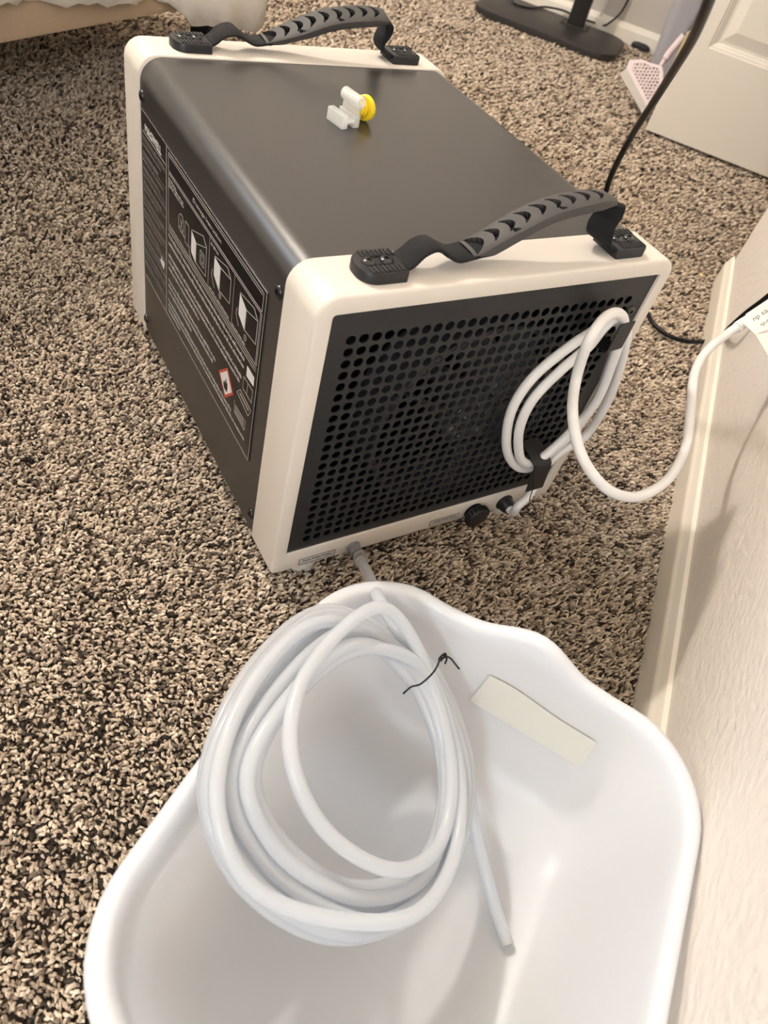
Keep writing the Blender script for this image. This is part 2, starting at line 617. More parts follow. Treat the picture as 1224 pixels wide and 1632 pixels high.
def frame_mesh(mirror=False):
    Y = (lambda y: BL - y) if mirror else (lambda y: y)
    L = []
    L.append(xz_loop(.006, BW - .006, BZ0 + .006, BZ1 - .006, Y(FD), .018, .006))
    for d, y in ((.0008, FD), (0, FD - .0008), (0, .0035), (.0004, .0016), (.0014, .0005), (.0030, 0)):
        L.append(xz_loop(d, BW - d, BZ0 + d, BZ1 - d, Y(y), .021 - d, .009 - d * .7))
    for d, y in ((-.0012, 0), (-.0003, .0003), (0, .0012), (0, .007)):
        L.append(xz_loop(.016 + d, .384 - d, .050 + d, .3534 - d, Y(y), .0035, .0025))
    return MB().loft(L)


obj('front_frame', frame_mesh(), M['frame'], dh, ang=50, label='white plastic frame round the perforated grille')
obj('rear_frame', frame_mesh(True), M['frame'], dh, ang=50, label='white plastic frame at the far end')
ins = .0018
mb = MB().loft([xz_loop(ins, BW - ins, BZ0 + ins, BZ1 - ins, y, .025, .008, 12) for y in (FD - .01, FD + .0001, .2, .3, BL - FD - .0001, BL - FD + .01)])
obj('shell', mb, M['shell'], dh, ang=50)
mb = MB()
mb.loft([xz_loop(.0165, .3835, .0505, .3529, y, .003, .003) for y in (BL - .010, BL - .003)], True, True)
obj('rear_panel', mb, M['panel'], dh)

# perforated sheet: real holes on a square grid
PY, PITCHH, HR = .0026, .0123, .0048
NX, NZ = 27, 22
gx0, gz1 = .0384 - PITCHH / 2, .3251 + PITCHH / 2
gx1, gz0 = gx0 + NX * PITCHH, gz1 - NZ * PITCHH
mb = MB()
ang = [PI / 8 * k for k in range(16)]
sq = []
for a in ang:
    c, s = math.cos(a), math.sin(a)
    k = 1 / max(abs(c), abs(s))
    sq.append((c * k * PITCHH / 2, s * k * PITCHH / 2))
for i in range(NX):
    for j in range(NZ):
        cx, cz = gx0 + (i + .5) * PITCHH, gz1 - (j + .5) * PITCHH
        o_ = [(cx + p, PY, cz + q) for p, q in sq]
        c0 = [(cx + HR * math.cos(a), PY, cz + HR * math.sin(a)) for a in ang]
        c1 = [(cx + HR * math.cos(a), PY + .0014, cz + HR * math.sin(a)) for a in ang]
        mb.loft([o_, c0, c1])
px0, px1, pz0, pz1 = .0166, .3834, .0506, .3528
for (a, b_, c, d) in ((px0, px1, gz1, pz1), (px0, px1, pz0, gz0), (px0, gx0, gz0, gz1), (gx1, px1, gz0, gz1)):
    mb.add([(a, PY, c), (b_, PY, c), (b_, PY, d), (a, PY, d)], [(0, 1, 2, 3)])
mb.loft([[(px0 + e, y, pz0 + e), (px1 - e, y, pz0 + e), (px1 - e, y, pz1 - e), (px0 + e, y, pz1 - e)] for e, y in ((0, PY), (0, PY + .006))])
panel = obj('grille_panel', mb, M['panel'], dh, ang=30, label='charcoal sheet punched with rows of round holes')


def screw_mb(c, axis, r=.0058):
    mb = MB().lathe(c, [(r, 0), (r, .0008), (r * .93, .0016), (r * .72, .0025), (r * .40, .0030), (r * .36, .0030), (r * .34, .0014), (0, .0013)], axis, 20)
    return mb


for x, z in ((.3702, .3110), (.0245, .0610), (.0245, .342)):
    if x > .1:
        obj('panel_screw', screw_mb((x, PY + .0002, z), (0, -1, 0), .0058), M['screw'], panel)

# inside: black housing, fan behind the sheet
mb = MB()
x0, x1, z0, z1, y0, y1 = .018, .382, .052, .351, .0045, .115
vs = [(x0, y0, z0), (x1, y0, z0), (x1, y0, z1), (x0, y0, z1), (x0, y1, z0), (x1, y1, z0), (x1, y1, z1), (x0, y1, z1)]
mb.add(vs, [(4, 5, 6, 7), (0, 1, 5, 4), (1, 2, 6, 5), (2, 3, 7, 6), (3, 0, 4, 7)])
obj('inner_housing', mb, M['inner'], dh, smooth=False)
fc = Vector((.232, .05, .170))
mb = MB()
mb.lathe(fc, [(.034, .02), (.036, -.016), (.034, -.022), (.028, -.024), (.026, -.0225), (.012, -.0225), (.010, -.026), (0, -.0265)], (0, 1, 0), 32)
fan = obj('fan', mb, M['fan'], dh, label='dark fan motor behind the grille')
for k in range(9):
    a0 = 2 * PI * k / 9
    loops = []
    for q in range(6):
        rr = .034 + .075 * q / 5
        a = a0 + .35 * q / 5
        d = .30 - .03 * q
        tw = .016 - .001 * q
        p = [fc + Vector((rr * math.cos(a + e * d), e * tw + g, rr * math.sin(a + e * d))) for e, g in ((-1, 0), (0, -.002), (1, 0), (1, .0012), (0, -.0004), (-1, .0012))]
        loops.append(p)
    obj('fan_blade', MB().loft(loops, True, True), M['fan'], fan)
mb = MB()
mb.lathe(fc, [(.122, .03), (.122, -.022), (.117, -.024), (.117, .03)], (0, 1, 0), 40)
for k in range(3):
    mb.tube([fc + Vector((rr_ * math.cos(2.1 * k + .5), -.027, rr_ * math.sin(2.1 * k + .5))) for rr_ in (.03, .118)], .003, 6)
obj('fan_ring', mb, M['fan'], fan)
for k in range(6):
    a = 2 * PI * k / 6 + .3
    obj('fan_screw', screw_mb(fc + Vector((.024 * math.cos(a), -.0235, .024 * math.sin(a))), (0, -1, 0), .0042), M['steel'], fan)

# side screws
for y, z in ((.0655, .333), (.0640, .0530), (.4335, .332), (.4365, .0450)):
    obj('screw', screw_mb((ins - .0002, y, z), (-1, 0, 0), .0062), M['screw'], dh)


# carry handles
def ribbon(path, w, th, yc, rib=.0006, pitch=.0022, twist=0.0):
    pts = spline([(x, yc, z) for x, z in path], 10)
    # resample
    out, acc = [pts[0]], 0
    for a, b_ in zip(pts[:-1], pts[1:]):
        d = (b_ - a).length
        n = max(1, int(round(d / (pitch / 2))))
        for k in range(1, n + 1):
            out.append(a.lerp(b_, k / n))
    loops = []
    for i, p in enumerate(out):
        t = (out[min(i + 1, len(out) - 1)] - out[max(i - 1, 0)]).normalized()
        nn = Vector((-t.z, 0, t.x))
        h = th / 2 + (rib if i % 2 else 0)
        e = w / 2
        # the upright at the right twists to show its face
        f_ = twist * max(0, min(1, (p.x - .290) / .012)) * max(0, min(1, (p.z - .3765) / .012)) * max(0, min(1, (.4200 - p.z) / .006))
        wv = Vector((-math.sin(f_), math.cos(f_), 0))
        nn = (nn - wv * nn.dot(wv)).normalized()
        loops.append([p + nn * h * .5 - wv * e, p + nn * h - wv * e * .96, p + nn * h, p + nn * h + wv * e * .96, p + nn * h * .5 + wv * e,
                      p - nn * h * .5 + wv * e, p - nn * h + wv * e * .96, p - nn * h, p - nn * h - wv * e * .96, p - nn * h * .5 - wv * e])
    return MB().loft(loops, True, True)


def mount(yc, left):
    zt = BZ1
    hx, hy, th = .0205, .0180, .0095
    cx = .0640 if left else .3385
    mb = MB()
    loops = []
    for z, d in ((zt, .0), (zt + th - .0014, 0), (zt + th - .0004, .0005), (zt + th, .0016)):
        rb, rs = (.0150, .0018) if left else (.0018, .0090)
        rr = (rs, rs, rb, rb) if left else (.0075, .0075, .0018, .0018)
        loops.append([(cx + a, yc + c, z) for a, c in rrect(hx - d, hy - d, 0, 6, rr)])
    mb.loft(loops, True, True)
    # ridges either side of the two screws
    for row in (-1, 1):
        for k in range(8):
            x = cx - .0120 + k * .0040 + (.002 if row > 0 else 0)
            mb.box((x, yc + row * .0112, zt + th + .0004), (.0010, .0046, .0005), bev=.0002)
    # raised pocket rim round the screws
    pr = rrect(.0150, .0058, .0057, 6)
    loops = [[(cx + a * k, yc + c * k, zt + th + dz) for a, c in pr] for k, dz in ((1.0, -.0002), (.99, .0007), (.93, .0008), (.90, -.0001))]
    mb.loft(loops, False, False)
    return mb, cx, zt + th


def grip_mesh(yc):
    path = spline([(.150, yc, .3815), (.166, yc, .3875), (.190, yc, .3985), (.224, yc, .4120), (.262, yc, .4190), (.285, yc, .4205), (.298, yc, .4195)], 40)
    acc = [0]
    for a, b_ in zip(path[:-1], path[1:]):
        acc.append(acc[-1] + (b_ - a).length)
    Ltot = acc[-1]

    def at(s):
        for i in range(len(acc) - 1):
            if acc[i + 1] >= s:
                q = (s - acc[i]) / max(acc[i + 1] - acc[i], 1e-9)
                t = (path[i + 1] - path[i]).normalized()
                return path[i].lerp(path[i + 1], q), t
        return path[-1], (path[-1] - path[-2]).normalized()
    ns, nw = 230, 36

    def hole(s, wv):
        if s < .0165 - 95 * wv * wv and s > -1:
            return s > .004
        for k in range(8):
            s0 = .027 + k * .0160
            if k == 7 and abs(wv) > .0105:
                continue
            if abs(wv) < .0105 and s0 - 40 * wv * wv < s < s0 + .0062 - 105 * wv * wv:
                return True
            if k in (1, 4) and -.0122 < wv < -.0088 and s0 - .001 < s < s0 + .0055 - (wv + .0122) * 1.1:
                return True
        return False
    mb = MB()
    rows_, flags = [], []
    for i in range(ns + 1):
        s = Ltot * i / ns
        p, t = at(s)
        nn = Vector((-t.z, 0, t.x))
        taper = min(1, .78 + s / .05 * .22, .84 + (Ltot - s) / .03 * .16)
        hw = .0152 * taper
        row, fl = [], []
        for j in range(nw + 1):
            wv = -hw + 2 * hw * j / nw
            crown = -.0022 * (wv / hw) ** 4
            hl = hole(s, wv)
            row.append(p + Vector((0, wv, 0)) + nn * (crown + .0035 - (.0062 if hl else 0)))
            fl.append(hl)
        rows_.append(row)
        flags.append(fl)
    n = nw + 1
    vs = [v for r_ in rows_ for v in r_]
    f0, f1 = [], []
    for i in range(ns):
        for j in range(nw):
            c = flags[i][j] + flags[i + 1][j] + flags[i][j + 1] + flags[i + 1][j + 1]
            (f1 if c >= 2 else f0).append((i * n + j, i * n + j + 1, (i + 1) * n + j + 1, (i + 1) * n + j))
    base = len(mb.v)
    mb.add(vs, f0, 0)
    for f in f1:
        mb.f.append(f)
        mb.m.append(1)
    # sides and underside
    loops = []
    for i in range(0, ns + 1, 5):
        s = Ltot * i / ns
        p, t = at(s)
        nn = Vector((-t.z, 0, t.x))
        a, b_ = rows_[i][0], rows_[i][-1]
        dr = .0075 * min(1, .35 + s / .03, .5 + (Ltot - s) / .03)
        loops.append([a, a + Vector((0, -.0007, 0)) - nn * dr * .5, a + Vector((0, .0003, 0)) - nn * dr, a + Vector((0, .003, 0)) - nn * dr,
                      a.lerp(b_, .5) - nn * dr * .75, b_ - Vector((0, .003, 0)) - nn * dr, b_ - Vector((0, .0003, 0)) - nn * dr, b_ + Vector((0, .0007, 0)) - nn * dr * .5, b_])
    mb.loft(loops, False, False, closed=False)
    return mb


def lean(mb, yc, ang_):
    # the strap leans over: turn it about the line through its mounts, more with height
    out = []
    for v in mb.v:
        q = max(0, min(1, (v[2] - .3775) / .022))
        a = ang_ * q * q * (3 - 2 * q)
        dy, dz = v[1] - yc, v[2] - .3765
        out.append((v[0], yc + dy * math.cos(a) + dz * math.sin(a), .3765 - dy * math.sin(a) + dz * math.cos(a)))
    mb.v = out
    return mb


def handle(yc, name_label, ang_, twist):
    path = [(.080, .3752), (.090, .3790), (.100, .3875), (.112, .3905), (.124, .3850), (.136, .3800), (.150, .3815), (.168, .3850), (.192, .3945), (.224, .4070), (.262, .4140),
            (.285, .4160), (.297, .4180), (.3055, .4140), (.3060, .4040), (.3020, .3940), (.3040, .3840), (.3120, .3775), (.3220, .3745)]
    h = obj('carry_handle', lean(ribbon(path, .0260, .0022, yc, twist=twist), yc, ang_), M['web'], dh, ang=60, label=name_label)
    obj('grip', lean(grip_mesh(yc), yc, ang_), [M['grip'], M['gripdark']], h, ang=40, label='grey rubber grip with crescent openings')
    for left in (True, False):
        mb, cx, zt = mount(yc, left)
        obj('mount_plate', mb, M['black'], h, ang=40)
        for dx in (-.0085, .0075):
            obj('screw', screw_mb((cx + dx, yc, zt - .0004), (0, 0, 1), .0056), M['screw'], h)
    return h


handle(.0275, 'black webbing carry strap at the grille end', math.radians(7), math.radians(42))
handle(.0275 + .4405, 'black webbing carry strap at the far end', math.radians(-13), 0.0)

# information decal on the left side
XD = ins - .0010
mb = MB()
mb.box((ins - .0003, .2605, .2175), (.0008, .1765, .1020), bev=.0003)
decal = obj('information_label', mb, M['decal'], dh, label='black side label printed with drainage diagrams and text')
U_, V_ = Vector((0, -1, 0)), UP
XI = ins - .00135


def bar(mb, y0, z0, y1, z1, w_=.0007):
    a, b_ = Vector((XI, y0, z0)), Vector((XI, y1, z1))
    d = (b_ - a).normalized()
    n = Vector((0, -d.z, d.y))
    h = w_ / 2
    vs = [a + n * h, a - n * h, b_ - n * h, b_ + n * h]
    mb.add(vs + [v + Vector((.0002, 0, 0)) for v in vs], [(0, 1, 2, 3), (0, 1, 5, 4), (1, 2, 6, 5), (2, 3, 7, 6), (3, 0, 4, 7)])


def poly(mb, pts, lift=0.0):
    mb.add([(XI - lift, y, z) for y, z in pts] + [(XI + .0002, y, z) for y, z in pts],
           [tuple(range(len(pts)))] + [(i, (i + 1) % len(pts), (i + 1) % len(pts) + len(pts), i + len(pts)) for i in range(len(pts))])


def rect_out(mb, y0, z0, y1, z1, w_=.0007):
    for a in ((y0, z0, y1, z0), (y1, z0, y1, z1), (y1, z1, y0, z1), (y0, z1, y0, z0)):
        bar(mb, *a, w_)


mb = MB()
rect_out(mb, .4365, .1160, .0848, .3190, .0006)
for z in (.3150, .2960):
    bar(mb, .343, z, .0905, z, .0008)
for y in (.0905, .343):
    bar(mb, y, .2965, y, .315, .0008)
bar(mb, .345, .3120, .0925, .3120, .0006)
for z in (.2935, .2370, .2335, .2300):
    bar(mb, .343, z, .0900, z, .0007)
for y in (.0900, .0925, .343):
    bar(mb, y, .2370, y, .2935, .0007)
bar(mb, .2193, .2370, .2193, .2935, .0006)
bar(mb, .1540, .2370, .1540, .2935, .0004)
bar(mb, .3500, .1160, .3500, .3190, .0016)
bar(mb, .4330, .2970, .3530, .2970, .0008)
obj('label_border', mb, M['ink'], decal, smooth=False)


def fit_text(txt, y_right_start, z, length, height, material, name, lab=None, bold=0.0):
    t = MB()
    text_mesh(t, txt, 1.0, (0, 0, 0), (1, 0, 0), (0, 1, 0), bold=bold)
    xs = [v[0] for v in t.v]
    zs = [v[1] for v in t.v]
    kx, kz = length / (max(xs) - min(xs)), height / (max(zs) - min(zs))
    m2 = MB()
    m2.add([Vector((XI - (v[2] + .0002) * .5, y_right_start - (v[0] - min(xs)) * kx, z + (v[1] - min(zs)) * kz)) for v in t.v], t.f)
    return obj(name, m2, material, decal, smooth=False, label=lab)


fit_text('MAGWELL', .4222, .2998, .0560, .0088, M['inkwhite'], 'brand_lettering', bold=.02)
fit_text('Drainage Instruction', .2680, .3008, .0775, .0055, M['ink'], 'heading_lettering')

# drainage diagrams: a unit drawn in outline with a bright front, hose and number
mb = MB()
for (wy0, wy1, zt0, zt1, zb0, zb1, oy, ozt, ozb) in (
        (.2698, .2555, .2700, .2640, .2467, .2416, .2268, .2771, .2442),
        (.2048, .1885, .2800, .2783, .2605, .2520, .1618, .2830, .2560),
        (.1390, .1223, .2828, .2762, .2606, .2531, .0965, .2830, .2567)):
    mw = MB()
    poly(mw, [(wy0, zt0), (wy1, zt1), (wy1, zb1), (wy0, zb0)])
    obj('diagram_fill', mw, M['inkwhite'], decal, smooth=False)
    bar(mb, wy1, zt1, wy1, zb1, .0010)
    bar(mb, wy0, zt0 + .001, oy + .010, ozt + .006, .0007)
    bar(mb, wy1, zt1, oy, ozt - .001, .0007)
    bar(mb, oy + .010, ozt + .006, oy, ozt - .001, .0012)
    bar(mb, oy, ozt - .001, oy, ozb, .0009)
    bar(mb, wy1, zb1 + .0008, oy, ozb, .0006)
    bar(mb, wy0 + .004, zb0 + .004, wy0 + .006, zb0 - .003, .0008)
    bar(mb, wy0 + .006, zb0 - .003, wy0 - .002, zb1 - .005, .0007)
for (cy, cz) in ((.1865, .2485), (.1200, .2470)):
    for k in range(10):
        a0, a1 = 2 * PI * k / 10, 2 * PI * (k + 1) / 10
        bar(mb, cy + .0030 * math.cos(a0), cz + .0030 * math.sin(a0), cy + .0030 * math.cos(a1), cz + .0030 * math.sin(a1), .0006)
    bar(mb, cy, cz - .0014, cy, cz + .0014, .0007)
rect_out(mb, .2440, .2500, .2320, .2640, .0006)
rect_out(mb, .2410, .2530, .2345, .2610, .0005)
for k in range(14):
    a0, a1 = 2 * PI * k / 14, 2 * PI * (k + 1) / 14
    bar(mb, .3015 + .0085 * math.cos(a0), .2600 + .0100 * math.sin(a0), .3015 + .0085 * math.cos(a1), .2600 + .0100 * math.sin(a1), .0008)
bar(mb, .310, .2520, .2900, .2500, .0009)
bar(mb, .305, .2640, .2960, .2520, .0009)
bar(mb, .297, .2660, .3040, .2540, .0009)
rect_out(mb, .2890, .2465, .2780, .2700, .0005)
obj('drainage_diagram', mb, M['ink'], decal, smooth=False)


def word_row(mb, y0, y1, z, h, seed, gap=.0016):
    rd = random.Random(seed)
    y = y0
    while y > y1 + .002:
        wl = min(rd.uniform(.003, .010), y - y1)
        # each word is a run of short strokes standing for its letters
        q = y
        while q > y - wl + .0004:
            lw = rd.uniform(.0008, .0013)
            hh = h * rd.choice([.62, .62, .7, 1.0])
            bar(mb, q - lw / 2, z, q - lw / 2, z + hh, lw)
            q -= lw + .00035
        y -= wl + gap


mb = MB()
for z, ye in ((.2215, .116), (.2125, .117), (.1975, .120), (.1895, .124), (.1810, .24), (.1655, .187), (.1580, .195), (.1500, .26), (.1375, .137), (.1305, .100), (.1235, .30)):
    word_row(mb, .3420, ye, z, .0046, int(z * 1e4))
for z in (.2870, .2835, .2800):
    word_row(mb, .342, .318 if z > .284 else .295, z, .0024, int(z * 1e4))
word_row(mb, .216, .196, .2868, .0028, 3)
word_row(mb, .152, .118, .2390, .0022, 4)
word_row(mb, .216, .158, .2392, .0022, 5)
obj('paragraph_print', mb, M['ink'], decal, smooth=False, kind='stuff')
mb = MB()
for k in range(19):
    z = .2900 - k * .0086
    word_row(mb, .4325, .353 + (k * 37 % 5) * .006, z, .0034, 100 + k)
    if k % 2 == 0:
        bar(mb, .4335, z - .0022, .3525, z - .0022, .0004)
obj('specification_print', mb, M['inkdim'], decal, smooth=False, kind='stuff')
# hazard diamond with a flame
mr, mw, mk = MB(), MB(), MB()
hz = [(.1768, .1627), (.1545, .1838), (.1352, .1637), (.1550, .1428)]
poly(mr, hz)
hc = (.1555, .1632)
poly(mw, [(hc[0] + (y - hc[0]) * .80, hc[1] + (z - hc[1]) * .80) for y, z in hz], .0001)
poly(mk, [(.1600, .1535), (.1620, .1590), (.1590, .1640), (.1580, .1600), (.1555, .1700), (.1530, .1640), (.1515, .1665), (.1500, .1600), (.1515, .1535)], .0002)
bar(mk, .163, .1508, .148, .1508, .0010)
hd = obj('hazard_diamond', mr, M['red'], decal, smooth=False, label='white diamond with red border and black flame')
for nm, m_, k in (('hazard_field', mw, 'inkwhite'), ('flame_symbol', mk, 'inkblack')):
    obj(nm, m_, M[k], decal, smooth=False)
mb, mw = MB(), MB()
poly(mw, [(.1090, .2223), (.0914, .2218), (.0911, .2114), (.1085, .2105)])
obj('icon_fill', mw, M['inkwhite'], decal, smooth=False)
mw = MB()
poly(mw, [(.3667, .1812), (.3560, .1780), (.3593, .1689), (.3722, .1735)])
rect_out(mb, .1142, .1900, .0915, .2050, .0006)
bar(mb, .1040, .1900, .1040, .2050, .0006)
for a in ((.1271, .1749, .1194, .1839), (.1194, .1839, .0911, .1803), (.0911, .1803, .0957, .169), (.0957, .169, .1271, .1749)):
    bar(mb, *a, .0007)
bar(mb, .1200, .1790, .0960, .1760, .0016)
for a in ((.1307, .1599, .1293, .1462), (.1293, .1462, .101, .1445), (.101, .1445, .1008, .1587)):
    bar(mb, *a, .0006)
for z in (.156, .152, .1485):
    bar(mb, .128, z, .104, z, .0009)
obj('icon_fill', mw, M['inkwhite'], decal, smooth=False)
obj('icon_outline', mb, M['ink'], decal, smooth=False)


# outlet stickers, drain fitting, plugged drain, cord gland, feet
def outlet_sticker(x0, x1, z0, z1, words_):
    mb = MB()
    mb.box(((x0 + x1) / 2, -.00015, (z0 + z1) / 2), ((x1 - x0) / 2, .00025, (z1 - z0) / 2))
    s = obj('outlet_sticker', mb, M['silver'], dh, smooth=False, label='small silver sticker reading ' + words_)
    mb = MB()
    for a, b_, c, d in ((x0, z0, x1, z0), (x0, z1, x1, z1), (x0, z0, x0, z1), (x1, z0, x1, z1)):
        q = .0003
        mb.box(((a + c) / 2, -.0005, (b_ + d) / 2), (abs(c - a) / 2 + q, .0001, abs(d - b_) / 2 + q))
    t = MB()
    text_mesh(t, words_, 1.0, (0, 0, 0), (1, 0, 0), (0, 1, 0), bold=.012)
    xs = [v[0] for v in t.v]
    zs = [v[1] for v in t.v]
    ln, hg = (x1 - x0) * .80, (z1 - z0) * .42
    mb.add([((x0 + x1) / 2 - ln / 2 + (v[0] - min(xs)) / (max(xs) - min(xs)) * ln, -.0006 - v[2] * .2, z0 + (z1 - z0) * .32 + (v[1] - min(zs)) / (max(zs) - min(zs)) * hg) for v in t.v], t.f)
    obj('lettering', mb, M['inkblack'], s, smooth=False)


outlet_sticker(.0335, .0775, .0255, .0350, 'Pump Drain Outlet')
outlet_sticker(.2070, .2500, .0265, .0355, 'Gravity Drain Outlet')
mb = MB().lathe((.101, .001, .0305), [(.0085, 0), (.0088, .002), (.0080, .005), (.0072, .0055), (.0072, .012), (.0062, .0125), (0, .0125)], (0, -1, 0), 20)
obj('drain_fitting', mb, M['steel'], dh)
mb = MB().lathe((.2715, .001, .0320), [(.0125, 0), (.0125, .002), (.0100, .0025), (.0100, .005), (.0145, .0055), (.0155, .008), (.0152, .0135), (.0135, .0155), (0, .016)], (0, -1, 0), 28)
for k in range(18):
    a = 2 * PI * k / 18
    mb.box((.2715 + .0152 * math.cos(a), -.0100, .0320 + .0152 * math.sin(a)), (.0012, .0035, .0012))
obj('drain_plug', mb, M['black'], dh, label='black screw-on drain plug')
mb = MB().lathe((.3215, .001, .0310), [(.0118, 0), (.0122, .003), (.0105, .0045), (.0098, .010), (.0085, .013), (.0056, .0135), (0, .0135)], (0, -1, 0), 24)
obj('cord_gland', mb, M['black'], dh)
for x, y in ((.052, .0285), (.342, .0255), (.052, .462), (.342, .462)):
    mb = MB().lathe((x, y, FLOOR_Z + .001), [(.0170, 0), (.0190, .002), (.0193, .0105), (.0193, .0130), (.0180, .0140)], (0, 0, 1), 28)
    mb.lathe((x, y, FLOOR_Z + .012), [(.0155, 0), (.0160, .002), (.0150, .0215)], (0, 0, 1), 24, mi=1)
    obj('foot', mb, [M['frame'], M['black']], dh)


# bent clips that hold the cord
def clip(path, w_dir, half_w, th=.0016):
    """path: centre line of a bent strip; w_dir: its width direction"""
    pts = [Vector(p) for p in path]
    wd_ = Vector(w_dir).normalized()
    fine = []
    for i, p in enumerate(pts):
        if 0 < i < len(pts) - 1:
            a, b_ = (pts[i - 1] - p), (pts[i + 1] - p)
            q = min(.005, a.length * .45, b_.length * .45)
            p0, p2 = p + a.normalized() * q, p + b_.normalized() * q
            for k in range(6):
                t = k / 5
                fine.append(p0 * (1 - t) ** 2 + p * 2 * t * (1 - t) + p2 * t * t)
        else:
            fine.append(p)
    loops = []
    for i, p in enumerate(fine):
        t = (fine[min(i + 1, len(fine) - 1)] - fine[max(i - 1, 0)]).normalized()
        n = wd_.cross(t).normalized() * th / 2
        e = wd_ * half_w
        loops.append([p + n - e, p + n + e, p - n + e, p - n - e])
    return MB().loft(loops, True, True)


def dirv(a, b_):
    return (Vector(b_) - Vector(a)).normalized()


# top clip: foot on the sheet under the screw, out, then a lip in front of the cord
cw = Vector((.30, 0, .95)).normalized()
obj('cord_clip', clip([(.3285, PY - .0012, .2890), (.3265, -.0320, .2920), (.3240, -.0330, .3275)], (1, 0, .12), .0095), M['black'], dh, ang=50)
obj('cord_clip', clip([(.3125, PY - .0012, .1430), (.3130, -.0320, .1340), (.3190, -.0330, .0905)], (1, 0, 0), .0130), M['black'], dh, ang=50)

# the machine's own white mains cord: from the gland, wound round the clips, then looping out to the wall
CORD = [[0.3215,-0.01,0.031],[0.3225,-0.019,0.0312],[0.315,-0.027,0.0551],[0.3264,-0.025,0.0642],[0.3395,-0.018,0.0733],[0.3444,-0.014,0.1025],[0.3672,-0.012,0.1242],[0.3912,-0.012,0.1369],[0.3971,-0.012,0.1879],[0.3832,-0.013,0.2439],[0.3688,-0.014,0.2783],[0.3581,-0.014,0.2991],[0.342,-0.013,0.3129],[0.3252,-0.012,0.313],[0.3084,-0.012,0.305],[0.2829,-0.012,0.2884],[0.2509,-0.013,0.2565],[0.2417,-0.014,0.221],[0.2544,-0.015,0.1708],[0.2729,-0.016,0.1392],[0.2979,-0.017,0.1173],[0.3169,-0.017,0.1137],[0.3327,-0.017,0.1292],[0.3541,-0.018,0.1583],[0.3623,-0.02,0.2063],[0.3518,-0.021,0.2569],[0.3435,-0.021,0.2908],[0.3353,-0.021,0.312],[0.3167,-0.022,0.3264],[0.3073,-0.022,0.3168],[0.3008,-0.021,0.2946],[0.2799,-0.02,0.2694],[0.2588,-0.02,0.236],[0.2558,-0.021,0.2045],[0.2668,-0.022,0.1693],[0.2881,-0.022,0.1366],[0.3084,-0.022,0.1276],[0.3274,-0.023,0.1458],[0.3442,-0.024,0.1761],[0.3539,-0.026,0.2151],[0.3433,-0.027,0.2682],[0.334,-0.027,0.303],[0.325,-0.027,0.3252],[0.3077,-0.028,0.3375],[0.2886,-0.032,0.3386],[0.2634,-0.045,0.3273],[0.2704,-0.0475,0.2799],[0.245,-0.0819,0.2676],[0.2438,-0.113,0.2454],[0.2632,-0.141,0.2248],[0.3,-0.1529,0.2124],[0.3446,-0.1491,0.2159],[0.3948,-0.1232,0.2244],[0.4355,-0.0827,0.2369],[0.475,-0.043,0.2481],[0.5122,-0.0228,0.2581],[0.5627,-0.0154,0.2814],[0.6018,-0.0139,0.2935],[0.6584,-0.0146,0.3151]]
cord_pts = spline(CORD, 8)
obj('power_cord', MB().tube(cord_pts, .0053, 12), M['cord'], dh, label='thick white mains cord wound round two clips')
mb = MB()
S1 = [(0.5504, -0.0197, 0.2871), (0.5602, -0.0126, 0.2928), (0.6240, -0.0076, 0.3228), (0.6115, -0.0399, 0.2982), (0.5582, -0.0377, 0.2824)]
S2 = [(0.5582, -0.0377, 0.2824), (0.6089, -0.0479, 0.2911), (0.5869, -0.1036, 0.2497), (0.5655, -0.0646, 0.2685)]
for S in (S1, S2):
    n = (Vector(S[1]) - Vector(S[0])).cross(Vector(S[2]) - Vector(S[0])).normalized() * .0004
    a = [Vector(p) for p in S]
    mb.loft([a, [p + n for p in a]], True, True)
mb.tube([Vector(p) for p in spline(CORD[-4:], 5)][4:14], .0066, 12)
ctag = obj('cord_tag', mb, M['paper'], dh, smooth=False, label='white paper tag on the cord')
mb = MB()
tu = (Vector((0.5589, -0.0221, 0.2936)) - Vector((0.5808, -0.0206, 0.3043))).normalized()
tn = (CAM - Vector((0.57, -.02, .295))).normalized()
tv = tn.cross(tu).normalized()
tu = tv.cross(tn).normalized()
text_mesh(mb, 'apres du', .0080, Vector((0.5596, -0.0216, 0.2934)) + tn * .0045 + tv * .001, tu, tv, .0001, align='RIGHT')
text_mesh(mb, 'bards', .0060, Vector((0.5653, -0.0317, 0.2910)) + tn * .0045, tu, tv, .0001, align='RIGHT')
obj('lettering', mb, M['inkblack'], ctag, smooth=False)

# ------------------------------------------------------------------ white tub
tub = thing('litter_tub', tuple(TUB_O + TUB_A * TUB_LA * .5 + TUB_B * TUB_LB * .5 + UP * FLOOR_Z),
            'large white plastic tub with a rolled wavy rim, holding the coiled tubing', 'tub')


def tub_pt(a, b_, z):
    """tub coordinates to the world; the back rim rises in a hump and dips beside it, the front sinks a little"""
    if z > 0:
        z *= 1.055
    k = max(0, min(1, (z - .085) / .070)) ** 1.4
    wgt = max(0, 1 - max(0, a - .02) / .07)
    x = abs(b_ - .172) / .060
    hump = (.5 + .5 * math.cos(PI * min(1, x))) * .024
    x2 = abs(abs(b_ - .172) - .085) / .035
    hump -= (.5 + .5 * math.cos(PI * min(1, x2))) * .003
    front = max(0, (a - .25) / .17)
    return TUB_O + TUB_A * a + TUB_B * b_ + UP * (z + k * (hump * wgt - .007 * front ** 1.5))


